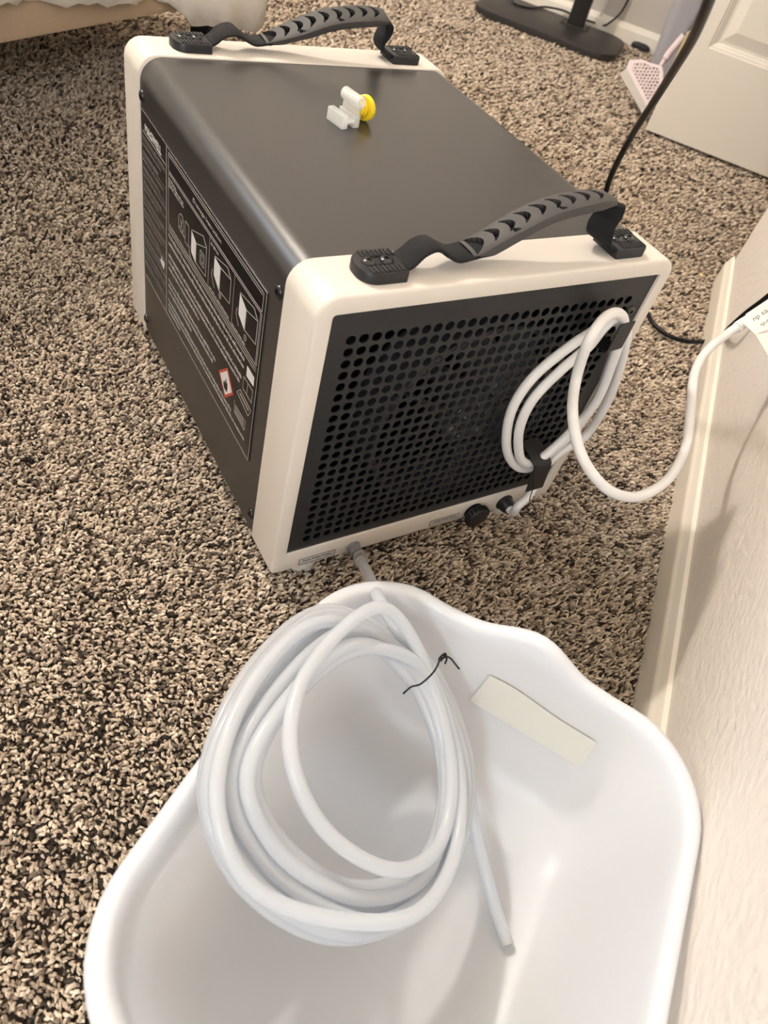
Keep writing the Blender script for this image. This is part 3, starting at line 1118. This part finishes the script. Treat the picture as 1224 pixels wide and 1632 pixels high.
def tub_loop(d, z, rmin=.040):
    """counter-clockwise loop at inset d"""
    a0, a1, b0, b1 = d, TUB_LA - d, d, TUB_LB - d
    rr = max(.086 - d * .6, rmin)
    pts = []

    def arc(ca, cb, t0):
        for k in range(13):
            t = math.radians(t0 + 90 * k / 12)
            pts.append((ca + rr * math.cos(t), cb + rr * math.sin(t)))

    def line(p, q, n):
        for k in range(1, n):
            pts.append((p[0] + (q[0] - p[0]) * k / n, p[1] + (q[1] - p[1]) * k / n))
    arc(a0 + rr, b0 + rr, 180)
    line((a0 + rr, b0), (a1 - rr, b0), 14)
    arc(a1 - rr, b0 + rr, 270)
    line((a1, b0 + rr), (a1, b1 - rr), 14)
    arc(a1 - rr, b1 - rr, 0)
    line((a1 - rr, b1), (a0 + rr, b1), 14)
    arc(a0 + rr, b1 - rr, 90)
    line((a0, b1 - rr), (a0, b0 + rr), 24)
    return [tub_pt(a, b_, z) for a, b_ in pts]


_w = [(p.x, p.z) for p in spline([(a, 0, c) for a, c in ((.0140, .1440), (.0185, .118), (.0230, .092), (.0275, .068), (.0330, .046), (.0420, .0260), (.0560, .0120), (.0740, .0030), (.0960, -.0040), (.125, -.0070))], 4)]
WALL_IN = _w
prof_t = [(.0125, .1340), (.0095, .1332), (.0045, .1330), (.0012, .1345), (0, .1385), (.0003, .1440), (.0020, .1482), (.0050, .1500), (.0090, .1500), (.0120, .1482)] + WALL_IN
mb = MB().loft([tub_loop(d, z) for d, z in prof_t], False, True)
obj('tub_body', mb, M['tub'], tub, ang=70)


def tub_wall(b_, z):
    for (d0, z0_), (d1, z1_) in zip(WALL_IN[:-1], WALL_IN[1:]):
        if z1_ <= z <= z0_:
            d = d0 + (d1 - d0) * (z0_ - z) / (z0_ - z1_)
            return tub_pt(d, b_, z) + TUB_A * .0022 + UP * .0004
    return tub_pt(.02, b_, z)


mb = MB()
rowsk = []
for q in range(9):
    t = q / 8
    rowsk.append([tub_wall(.0850 + (.1935 - .0850) * k / 28 + (-.004 + .0075 * k / 28) * t, (.1060 + .0020 * k / 28) * (1 - t) + (.0690 + .0035 * k / 28) * t) for k in range(29)])
mb.loft(rowsk, False, False, closed=False)
obj('sticker', mb, M['sticker'], tub, label='plain cream sticker on the inner back wall')

# ------------------------------------------------------------------ coiled drain tubing
TUBE = [[0.101,-0.008,0.0305],[0.1012,-0.02,0.0325],[0.0928,-0.0297,0.045],[0.0731,-0.0667,0.08],[0.0473,-0.1073,0.125],[0.0249,-0.1449,0.163],[0.0274,-0.1734,0.158],[0.0549,-0.2177,0.125],[0.0543,-0.2907,0.085],[-0.0159,-0.3558,0.08],[-0.104,-0.3533,0.1],[-0.1595,-0.2985,0.135],[-0.1648,-0.2384,0.168],[-0.1051,-0.1699,0.172],[-0.0213,-0.1392,0.165],[0.0454,-0.2151,0.135],[0.0456,-0.2882,0.095],[-0.0247,-0.3553,0.09],[-0.0976,-0.3514,0.11],[-0.1531,-0.3023,0.145],[-0.1612,-0.2418,0.178],[-0.1013,-0.1829,0.182],[-0.0243,-0.1534,0.175],[0.0444,-0.2089,0.125],[0.044,-0.2862,0.085],[-0.0281,-0.3469,0.08],[-0.0978,-0.341,0.1],[-0.143,-0.3021,0.135],[-0.1554,-0.244,0.168],[-0.0957,-0.1839,0.172],[-0.0153,-0.1545,0.165],[0.0401,-0.2248,0.137],[0.0422,-0.2963,0.097],[-0.0142,-0.3486,0.092],[-0.0806,-0.3567,0.112],[-0.1411,-0.2978,0.147],[-0.1497,-0.2478,0.18],[-0.097,-0.1978,0.184],[-0.0184,-0.1696,0.177],[0.036,-0.2123,0.129],[0.0354,-0.287,0.089],[-0.0141,-0.3413,0.084],[-0.078,-0.3458,0.104],[-0.1337,-0.2954,0.139],[-0.142,-0.2456,0.172],[-0.093,-0.2047,0.176],[-0.0159,-0.1747,0.169],[0.0247,-0.2178,0.139],[0.0243,-0.2891,0.099],[-0.0246,-0.3358,0.094],[-0.085,-0.3301,0.114],[-0.1269,-0.2897,0.149],[-0.1349,-0.2483,0.182],[-0.0878,-0.208,0.186],[-0.0202,-0.1886,0.179],[0.0326,-0.211,0.151],[0.0292,-0.2867,0.111],[-0.0088,-0.3305,0.106],[-0.0548,-0.3356,0.126],[-0.1001,-0.2973,0.161],[-0.1093,-0.2483,0.194],[-0.0766,-0.2005,0.198],[0.0094,-0.1661,0.191],[0.0393,-0.2145,0.147],[0.038,-0.2872,0.107],[-0.0032,-0.3444,0.102],[-0.062,-0.3648,0.122],[-0.1555,-0.3107,0.157],[-0.1635,-0.2546,0.19],[-0.1115,-0.1894,0.194],[-0.0379,-0.1594,0.187],[0.0464,-0.222,0.133],[0.0416,-0.2914,0.093],[-0.0231,-0.3481,0.088],[-0.0929,-0.3576,0.108],[-0.1568,-0.3012,0.143],[-0.1656,-0.2445,0.176],[-0.1038,-0.1774,0.18],[-0.024,-0.1476,0.173],[0.0282,-0.2152,0.145],[0.0262,-0.2868,0.105],[-0.0265,-0.3436,0.1],[-0.084,-0.3403,0.12],[-0.1329,-0.2955,0.155],[-0.1408,-0.2505,0.188],[-0.0935,-0.21,0.192],[-0.0229,-0.1859,0.185],[0.0576,-0.224,0.105],[0.0614,-0.2774,0.075],[0.0531,-0.3246,0.045],[0.0485,-0.3713,0.02],[0.043,-0.4105,0.01]]
tp = spline(TUBE, 9)
tb = thing('drain_tubing', (.0, -.25, .0), 'long coil of milky translucent tubing running from the machine into the white tub', 'tubing')
obj('coil', MB().tube(tp, .0055, 12), M['tube'], tb, ang=70)
obj('sleeve', MB().tube(tp[4:21], lambda q: .0078 if q < .93 else .0070, 14), M['sleeve'], tb, label='smoky grey sleeve on the machine end')

te = (tp[-1] - tp[-2]).normalized()
obj('cut_end', MB().lathe(tp[-1], [(.0056, -.001), (.0056, .0004), (.0036, .0005), (.0034, -.0030), (0, -.0030)], te, 16), M['silver'], tb, label='cut grey-looking open end of the tube')

# black twist tie round the coil
TIE = [(.0175, -.2170, .128), (.0208, -.2186, .140), (.0231, -.2244, .1545), (.0344, -.2220, .1620), (.0480, -.2125, .1580), (.0521, -.2100, .1510), (.0539, -.2080, .1520), (.0558, -.2087, .1550), (.0553, -.2100, .1510), (.0530, -.2105, .1530), (.0576, -.2120, .1550), (.0666, -.2218, .1450)]
TIE = [tuple(Vector(p) + (CAM - Vector(p)).normalized() * .011) for p in TIE]
tt_ = thing('twist_tie', (.035, -.22, .15), 'thin black wire tie knotted round the milky tubing coil', 'wire tie')
obj('wire', MB().tube(spline(TIE, 7), .0008, 7), M['rubber'], tt_)
obj('wire_end', MB().tube(spline([tuple(Vector(p) + (CAM - Vector(p)).normalized() * .011) for p in ((.0530, -.2085, .152), (.0565, -.2085, .156), (.0572, -.2120, .152), (.0556, -.2140, .148))], 6), .0008, 7), M['rubber'], tt_)
mb = MB().lathe(tuple(Vector((.0528, -.2095, .1505)) + (CAM - Vector((.0528, -.2095, .1505))).normalized() * .011), [(.0004, -.002), (.0018, -.0015), (.0020, 0), (.0016, .0015), (.0004, .002)], (.5, .6, .6), 10)
obj('knot', mb, M['rubber'], tt_)

# ------------------------------------------------------------------ clear clip and yellow plug lying on the machine
ZT = BZ1 - ins
cdir = Vector((.205, -.979, 0)).normalized()
cside = Vector((.979, .205, 0)).normalized()
c0 = Vector((.1570, .3030, ZT))
cl = thing('hose_clip', tuple(c0), 'small clear plastic hose clip lying on top of the charcoal machine beside the yellow plug', 'clip')
LN = .0260


def hollow_block(mb, c, ln, wy, h, wall=.0014):
    X, Y = cdir, cside
    o_ = [c + X * a + Y * b_ for a, b_ in ((0, -wy), (ln, -wy), (ln, wy), (0, wy))]
    i_ = [c + X * a + Y * b_ for a, b_ in ((wall, -wy + wall), (ln - wall, -wy + wall), (ln - wall, wy - wall), (wall, wy - wall))]
    mb.loft([[p for p in o_], [p + UP * h for p in o_], [p + UP * h for p in i_], [p + UP * wall for p in i_]], True, True)


for k, (off, h) in enumerate(((0, .0125), (.0155, .0115))):
    mb = MB()
    hollow_block(mb, c0 + cside * off + UP * .0002, LN, .0036, h)
    obj('clip_foot', mb, M['clear'], cl, ang=20)
mb = MB()
mb.box(c0 + cside * .0165 + cdir * LN * .5 + UP * .0165, (LN * .5, .0012, .0060), (cdir, cside, UP), .0004)
mb.box(c0 + cside * .0080 + cdir * LN * .5 + UP * .0060, (LN * .5, .0050, .0010), (cdir, cside, UP), .0003)
obj('clip_web', mb, M['clear'], cl)
bc = c0 + cside * .0165 + UP * .0245
mb = MB()
mb.lathe(bc - cdir * .001, [(.0036, 0), (.0058, .0003), (.0062, .0012), (.0062, LN + .001), (.0058, LN + .002), (.0038, LN + .002), (.0036, LN + .0012), (.0036, .0008)], cdir, 20)
obj('clip_barrel', mb, M['clear'], cl)
yc = Vector((.1880, .2960, ZT + .0128))
yd = Vector((.93, .36, 0)).normalized()
yp = thing('yellow_plug', (yc.x, yc.y, ZT), 'small yellow plastic plug standing on edge on top of the charcoal machine', 'plug')
mb = MB().lathe(yc + yd * .0060, [(.0060, -.0015), (.0118, -.0012), (.0126, 0), (.0126, .0040), (.0116, .0050), (.0104, .0052), (.0098, .0045), (0, .0045)], yd, 32)
obj('plug_flange', mb, M['yellow'], yp, ang=30)
mb = MB().lathe(yc + yd * .0060, [(.0070, 0), (.0070, -.003), (.0082, -.0035), (.0082, -.0055), (.0066, -.006), (.0066, -.0095), (.0080, -.010), (.0078, -.0120), (.0050, -.0125), (0, -.0125)], yd, 28)
obj('plug_stem', mb, M['yellow'], yp, ang=30)

# ------------------------------------------------------------------ black cord behind the machine
BLK = [[0.7,0.0,0.4],[0.78,0.065,0.3],[0.8072,0.096,0.2151],[0.8179,0.1146,0.1724],[0.8307,0.1298,0.1344],[1.0098,0.231,0.006],[0.9588,0.234,0.006],[0.9275,0.2464,0.006],[0.9075,0.2697,0.006],[0.9072,0.305,0.006],[0.919,0.343,0.006],[0.8,0.4,0.006],[0.66,0.42,0.05],[0.6033,0.278,0.2489],[0.6067,0.2902,0.2731],[0.5888,0.2799,0.3094],[0.5413,0.2378,0.3736],[0.4312,0.1369,0.4673],[0.3586,0.0737,0.5147],[0.2973,0.0217,0.5497],[0.2484,-0.0169,0.5744],[0.2123,-0.0443,0.5944],[0.1764,-0.07,0.6155]]
bkc = MB().tube(spline(BLK, 8), .0039, 10)
tag(obj('black_cord', bkc, M['rubber'], org=BLK[8]), 'black cord curving along the carpet behind the machine and rising past its right-hand strap', 'cord')

# thin black threads lying by the machine
TH = [(.4875, .0533, .002), (.4697, .0327, .003), (.4586, .0234, .004), (.4454, .0113, .003), (.4312, .0096, .004), (.4130, .0009, .003), (.3942, -.0131, .004), (.3797, -.0291, .002)]
mb = MB().tube(spline(TH, 6), .0005, 5)
mb.tube(spline([(.4454, .0113, .003), (.4484, .0018, .004), (.4376, -.0129, .003)], 6), .0005, 5)
tag(obj('thread', mb, M['rubber'], org=TH[3]), 'thin forked black thread on the carpet below the wound white cord', 'thread')
TH2 = [(.2975, -.0355, .1398), (.2966, -.0360, .1318), (.3108, -.0368, .0963), (.3157, -.0360, .0790), (.3276, -.0330, .0612), (.3397, -.0360, .0496)]
tag(obj('thread', MB().tube(spline(TH2, 6), .0006, 5), M['rubber'], org=TH2[0]), 'thin black thread hanging over the lower cord clip', 'thread')
mb = MB()
for k in range(5):
    a = 2 * PI * k / 5 + .4
    c = Vector((1.1786, .4272, .002))
    mb.add([c + UP * .003, c + Vector((.003 * math.cos(a - .6), .003 * math.sin(a - .6), .001)), c + Vector((.008 * math.cos(a), .008 * math.sin(a), .002)), c + Vector((.003 * math.cos(a + .6), .003 * math.sin(a + .6), .001)), c - UP * .001],
           [(0, 1, 2), (0, 2, 3), (4, 2, 1), (4, 3, 2), (0, 4, 1), (0, 3, 4)])
tag(obj('crumb', mb, M['crumb'], org=(1.1786, .4272, 0), smooth=False), 'tiny yellow star-shaped crumb on the carpet near the wall corner', 'crumb')

# ------------------------------------------------------------------ far corner: stand, cables, bin, squeegee
sc_ = Vector((-1.445, .755))
std = thing('monitor_stand', tuple(st(-1.445, .755, FLOOR_Z)), 'black metal stand with flat foot plate and square post by the far wall', 'stand')
loops = []
hx, hy = .155, .265
for z, d in ((-.006, .004), (-.004, .001), (.014, 0), (.0185, .0015), (.020, .005)):
    loops.append([st(sc_.x + a, sc_.y + b_, z) for a, b_ in rrect(hx - d, hy - d, .075, 7)])
obj('foot_plate', MB().loft(loops, True, True), M['metalblack'], std, ang=40)
mb = MB()
mb.box(st(-1.520, .682, .66), (.020, .030, .642), (WS, WT, UP), .003)
post = obj('post', mb, M['metalblack'], std)
mb = MB()
mb.box(st(-1.520, .682, .0215), (.034, .052, .0020), (WS, WT, UP), .001)
obj('post_bracket', mb, M['metalblack'], std)
for ds, dt in ((.020, .044), (-.020, .044), (.020, -.044), (-.020, -.044)):
    obj('bolt', screw_mb(st(-1.520 + ds, .682 + dt, .0233), (0, 0, 1), .0085), M['screw'], std)
for i, (P, lab) in enumerate((([(-1.66, .800, .30), (-1.655, .93, .16), (-1.60, .98, .05), (-1.526, .932, .0245), (-1.480, .905, .0245), (-1.500, .86, .0245), (-1.60, .822, .0245), (-1.640, .76, .026), (-1.645, .70, .022), (-1.645, .63, .024)], 'thin black cable looped over the stand foot plate'),
                              ([(-1.640, .60, .026), (-1.640, .592, .029), (-1.645, .585, .035), (-1.648, .558, .075), (-1.655, .549, .12), (-1.664, .545, .22), (-1.664, .545, .42)], 'thin black cable running up the far wall beside the stand post'))):
    pts = [st(*p) for p in P]
    tag(obj('cable', MB().tube(spline(pts, 7), .0034, 7), M['rubber'], org=pts[4]), lab, 'cable')
pts = [st(*p) for p in ((-1.666, .612, .42), (-1.666, .618, .20), (-1.664, .617, .10), (-1.650, .619, .060), (-1.648, .622, .048))]
tag(obj('cable', MB().tube(spline(pts, 7), .0026, 7), M['wallback'], org=pts[2]), 'thin pale cable hanging down the far wall behind the stand', 'cable')
mb = MB()
loops = []
for z, k in ((-.006, 1.0), (.010, 1.0), (.020, .85), (.0245, .5), (.0255, .1)):
    loops.append([st(-1.642 + a * k, .440 + b_ * k, z * .7) for a, b_ in rrect(.010, .036, .009, 6)])
tag(obj('door_bumper', MB().loft(loops, True, True), M['black'], org=st(-1.640, .448, 0)), 'small black rubber bumper on the floor against the far baseboard', 'bumper')

# tapered bin
bt = thing('waste_bin', tuple(st(-1.475, .262, FLOOR_Z)), 'lilac grey plastic waste bin standing behind the open white door', 'bin')
loops = []
for z, k in ((-.010, .90), (-.007, .94), (.0, .945), (.265, 1.10), (.268, 1.16), (.280, 1.16), (.283, 1.13), (.280, 1.09), (.262, 1.06), (.02, .90), (.01, .86)):
    loops.append([st(-1.475 + a * k, .262 + b_ * k, z) for a, b_ in rrect(.105, .118, .035, 6)])
obj('bin_body', MB().loft(loops, True, True), M['bin'], bt, ang=40)
mb = MB()
loops = []
for z, k in ((.240, .99), (.268, 1.03), (.286, 1.10), (.288, 1.17), (.276, 1.19), (.262, 1.18)):
    loops.append([st(-1.475 + a * k + .004 * math.sin(i * 1.7), .262 + b_ * k, z + .004 * math.sin(i * 2.3)) for i, (a, b_) in enumerate(rrect(.105, .118, .035, 6))])
obj('bin_rim', MB().loft(loops), M['pink'], bt, ang=60, label='pale rolled rim of the bin')

# squeegee with a pierced triangular head leaning on the door's edge
QN = Vector((-0.65444304, -0.35129098, 0.66955131))
sq_ = thing('squeegee', (1.715, 1.18, .0), 'pale pink squeegee with a pierced triangular head and soft blade, leaning by the open door', 'squeegee')
HEAD = [(1.6987, 1.3126, .0842), (1.7104, 1.3231, .1012), (1.7341, 1.3025, .1135), (1.7479, 1.2770, .1136), (1.7594, 1.2595, .1157), (1.7674, 1.2456, .1163), (1.7650, 1.2295, .1054), (1.7462, 1.1891, .0659), (1.7096, 1.1666, .0183)]
HEAD = [Vector(p) for p in HEAD]
cen = sum(HEAD, Vector()) / len(HEAD)
INNER = [cen + (p - cen) * .80 - (p - cen).normalized() * .003 for p in HEAD]
mb = MB()
mb.loft([[p for p in HEAD], [p + QN * .006 for p in HEAD], [p + QN * .006 for p in INNER], [p for p in INNER], [p for p in HEAD]])
shead = obj('head', mb, M['pink'], sq_, ang=30)
# lattice inside the head
ex = (HEAD[8] - HEAD[0]).normalized()
ey = QN.cross(ex).normalized()
poly2 = [((p - cen).dot(ex), (p - cen).dot(ey)) for p in INNER]


def clip_line(px, py, dx, dy):
    ts = []
    for (x0_, y0_), (x1_, y1_) in zip(poly2, poly2[1:] + poly2[:1]):
        ex_, ey_ = x1_ - x0_, y1_ - y0_
        den = dx * ey_ - dy * ex_
        if abs(den) < 1e-9:
            continue
        t = ((x0_ - px) * ey_ - (y0_ - py) * ex_) / den
        s_ = ((x0_ - px) * dy - (y0_ - py) * dx) / den
        if -1e-6 <= s_ <= 1:
            ts.append(t)
    ts.sort()
    return [(ts[i], ts[i + 1]) for i in range(0, len(ts) - 1, 2)]


mb = MB()
for aa in (.95, -.95):
    dx, dy = math.cos(aa), math.sin(aa)
    for k in range(-14, 15):
        px_, py_ = -dy * k * .0098, dx * k * .0098
        for t0, t1 in clip_line(px_, py_, dx, dy):
            a = cen + ex * (px_ + dx * t0) + ey * (py_ + dy * t0) + QN * .003
            b_ = cen + ex * (px_ + dx * t1) + ey * (py_ + dy * t1) + QN * .003
            d = (b_ - a)
            if d.length < .004:
                continue
            d.normalize()
            mb.box((a + b_) / 2, ((b_ - a).length / 2, .0019, .0022), (d, QN.cross(d), QN))
obj('lattice', mb, M['pink'], shead, smooth=False)
BL_ = [Vector(p) for p in ((1.6987, 1.3126, .0842), (1.7096, 1.1666, .0183), (1.6975, 1.1630, .0030), (1.6830, 1.3130, .0660))]
obj('blade', MB().loft([[p + QN * .001 for p in BL_], [p + QN * .0055 for p in BL_]], True, True), M['blade'], sq_, smooth=False, label='soft pale rubber blade')
HP = [Vector(p) for p in ((1.7600, 1.2440, .1080), (1.7663, 1.2522, .1184), (1.7773, 1.2543, .1404), (1.7825, 1.2558, .1502), (1.8052, 1.2512, .2007))]
obj('handle_socket', MB().tube(spline(HP, 6), lambda q: .0065 if q < .45 else .0105, 12), M['pink'], sq_)
obj('pole', MB().tube(spline([HP[-1] - (HP[-1] - HP[-2]).normalized() * .01, (1.8866, 1.3015, .2611), (1.9321, 1.3569, .2976), (1.985, 1.43, .345)], 6), .0085, 12), M['steel'], sq_, label='grey pole')

# ------------------------------------------------------------------ bed at the upper left
BE = Vector((.86024906, .50987406, 0))
BN = Vector((-.50987406, .86024906, 0))
B0 = Vector((-.067, .913, 0))
bed = thing('bed', tuple(B0 + BE * -.4 + BN * .5 + UP * FLOOR_Z), 'low bed with tan upholstered base and black legs at the upper left', 'bed')


def bp(e, n, z):
    return B0 + BE * e + BN * n + UP * z


mb = MB()
mb.box(bp(-.66, .97, .285), (1.31, .97, .085), (BE, BN, UP), .012)
obj('bed_base', mb, M['linen'], bed)
mb = MB()
mb.box(bp(-.66, .97, .520), (1.29, .955, .150), (BE, BN, UP), .035)
obj('mattress', mb, M['sheet'], bed)
for e, n in ((.60, .10), (-1.90, .10), (.60, 1.82), (-1.90, 1.82)):
    mb = MB()
    mb.loft([[bp(e + a * k, n + b_ * k, z) for a, b_ in rrect(.03, .03, .008, 3)] for z, k in ((-.011, .75), (.21, 1.0))], True, True)
    obj('leg', mb, M['black'], bed)

mb = MB()
mb.box(bp(-1.985, .97, .45), (.018, .99, .455), (BE, BN, UP), .008)
obj('head_light_block', mb, M['linen'], bed)  # unseen board added at the head end to darken the floor under the bed
mb = MB()
mb.box(bp(-.66, 1.945, .10), (1.30, .012, .105), (BE, BN, UP), .004)
obj('side_light_block', mb, M['linen'], bed)  # unseen board added to block light coming under from the far side

# white cover draped over the bed with an uneven hem
HEM = [(-2.2, .27), (-.6, .268), (.0, .265), (.054, .257), (.085, .252), (.112, .244), (.150, .248), (.202, .238), (.235, .242), (.259, .236), (.300, .236), (.335, .229), (.375, .212), (.393, .200), (.410, .183), (.421, .174), (.435, .180), (.457, .176), (.490, .178), (.514, .172), (.550, .162), (.587, .149), (.615, .147), (.641, .146), (.655, .160), (.672, .176), (.69, .18), (1.4, .18)]


def hem_z(e):
    for (a, za), (b_, zb) in zip(HEM[:-1], HEM[1:]):
        if a <= e <= b_:
            return za + (zb - za) * (e - a) / (b_ - a)
    return .2


ne = 150
profile = []
loops = []
EC = .69   # the cover turns the foot corner here
for i in range(ne + 1):
    # path round the bed: along the side, round the corner, along the foot
    q = i / ne * 2.95
    if q < 2.4:
        e, n, nx, ny = -1.75 + q, 0.0, 0, -1
        e = min(e, EC - .04)
        hz_ = hem_z(e)
    elif q < 2.4 + .08:
        a = (q - 2.4) / .08 * PI / 2
        e, n, nx, ny = EC - .04 + .04 * math.sin(a), .04 - .04 * math.cos(a), math.sin(a), -math.cos(a)
        hz_ = .165 + .02 * a
    else:
        e, n, nx, ny = EC, .04 + (q - 2.48), 1, 0
        hz_ = .20 + .02 * math.sin(q * 9)
    fold = .010 * math.sin(q * 23 + .6 * math.sin(q * 7)) + .006 * math.sin(q * 51)
    lp = []
    for k in range(9):
        t = k / 8
        z = .685 + (hz_ - .685) * t
        out_ = -.012 + .030 * min(1, t * 2.5) + fold * t
        jig = .0025 * math.sin(q * 140 + k) * (t ** 6)
        lp.append(bp(e + nx * out_, n + ny * out_, z + jig))
    lp = [bp(e - nx * .14, n - ny * .14, .697), bp(e - nx * .05, n - ny * .05, .694)] + lp
    loops.append(lp)
mb = MB().loft(loops, False, False, closed=False)
cv = obj('bed_cover', mb, M['sheet'], org=bp(0, 0, .69), ang=80)
sm = cv.modifiers.new('cloth_thickness', 'SOLIDIFY')
sm.thickness = .005
tag(cv, 'white cotton cover hanging over the bed with a ragged hem', 'bed cover')
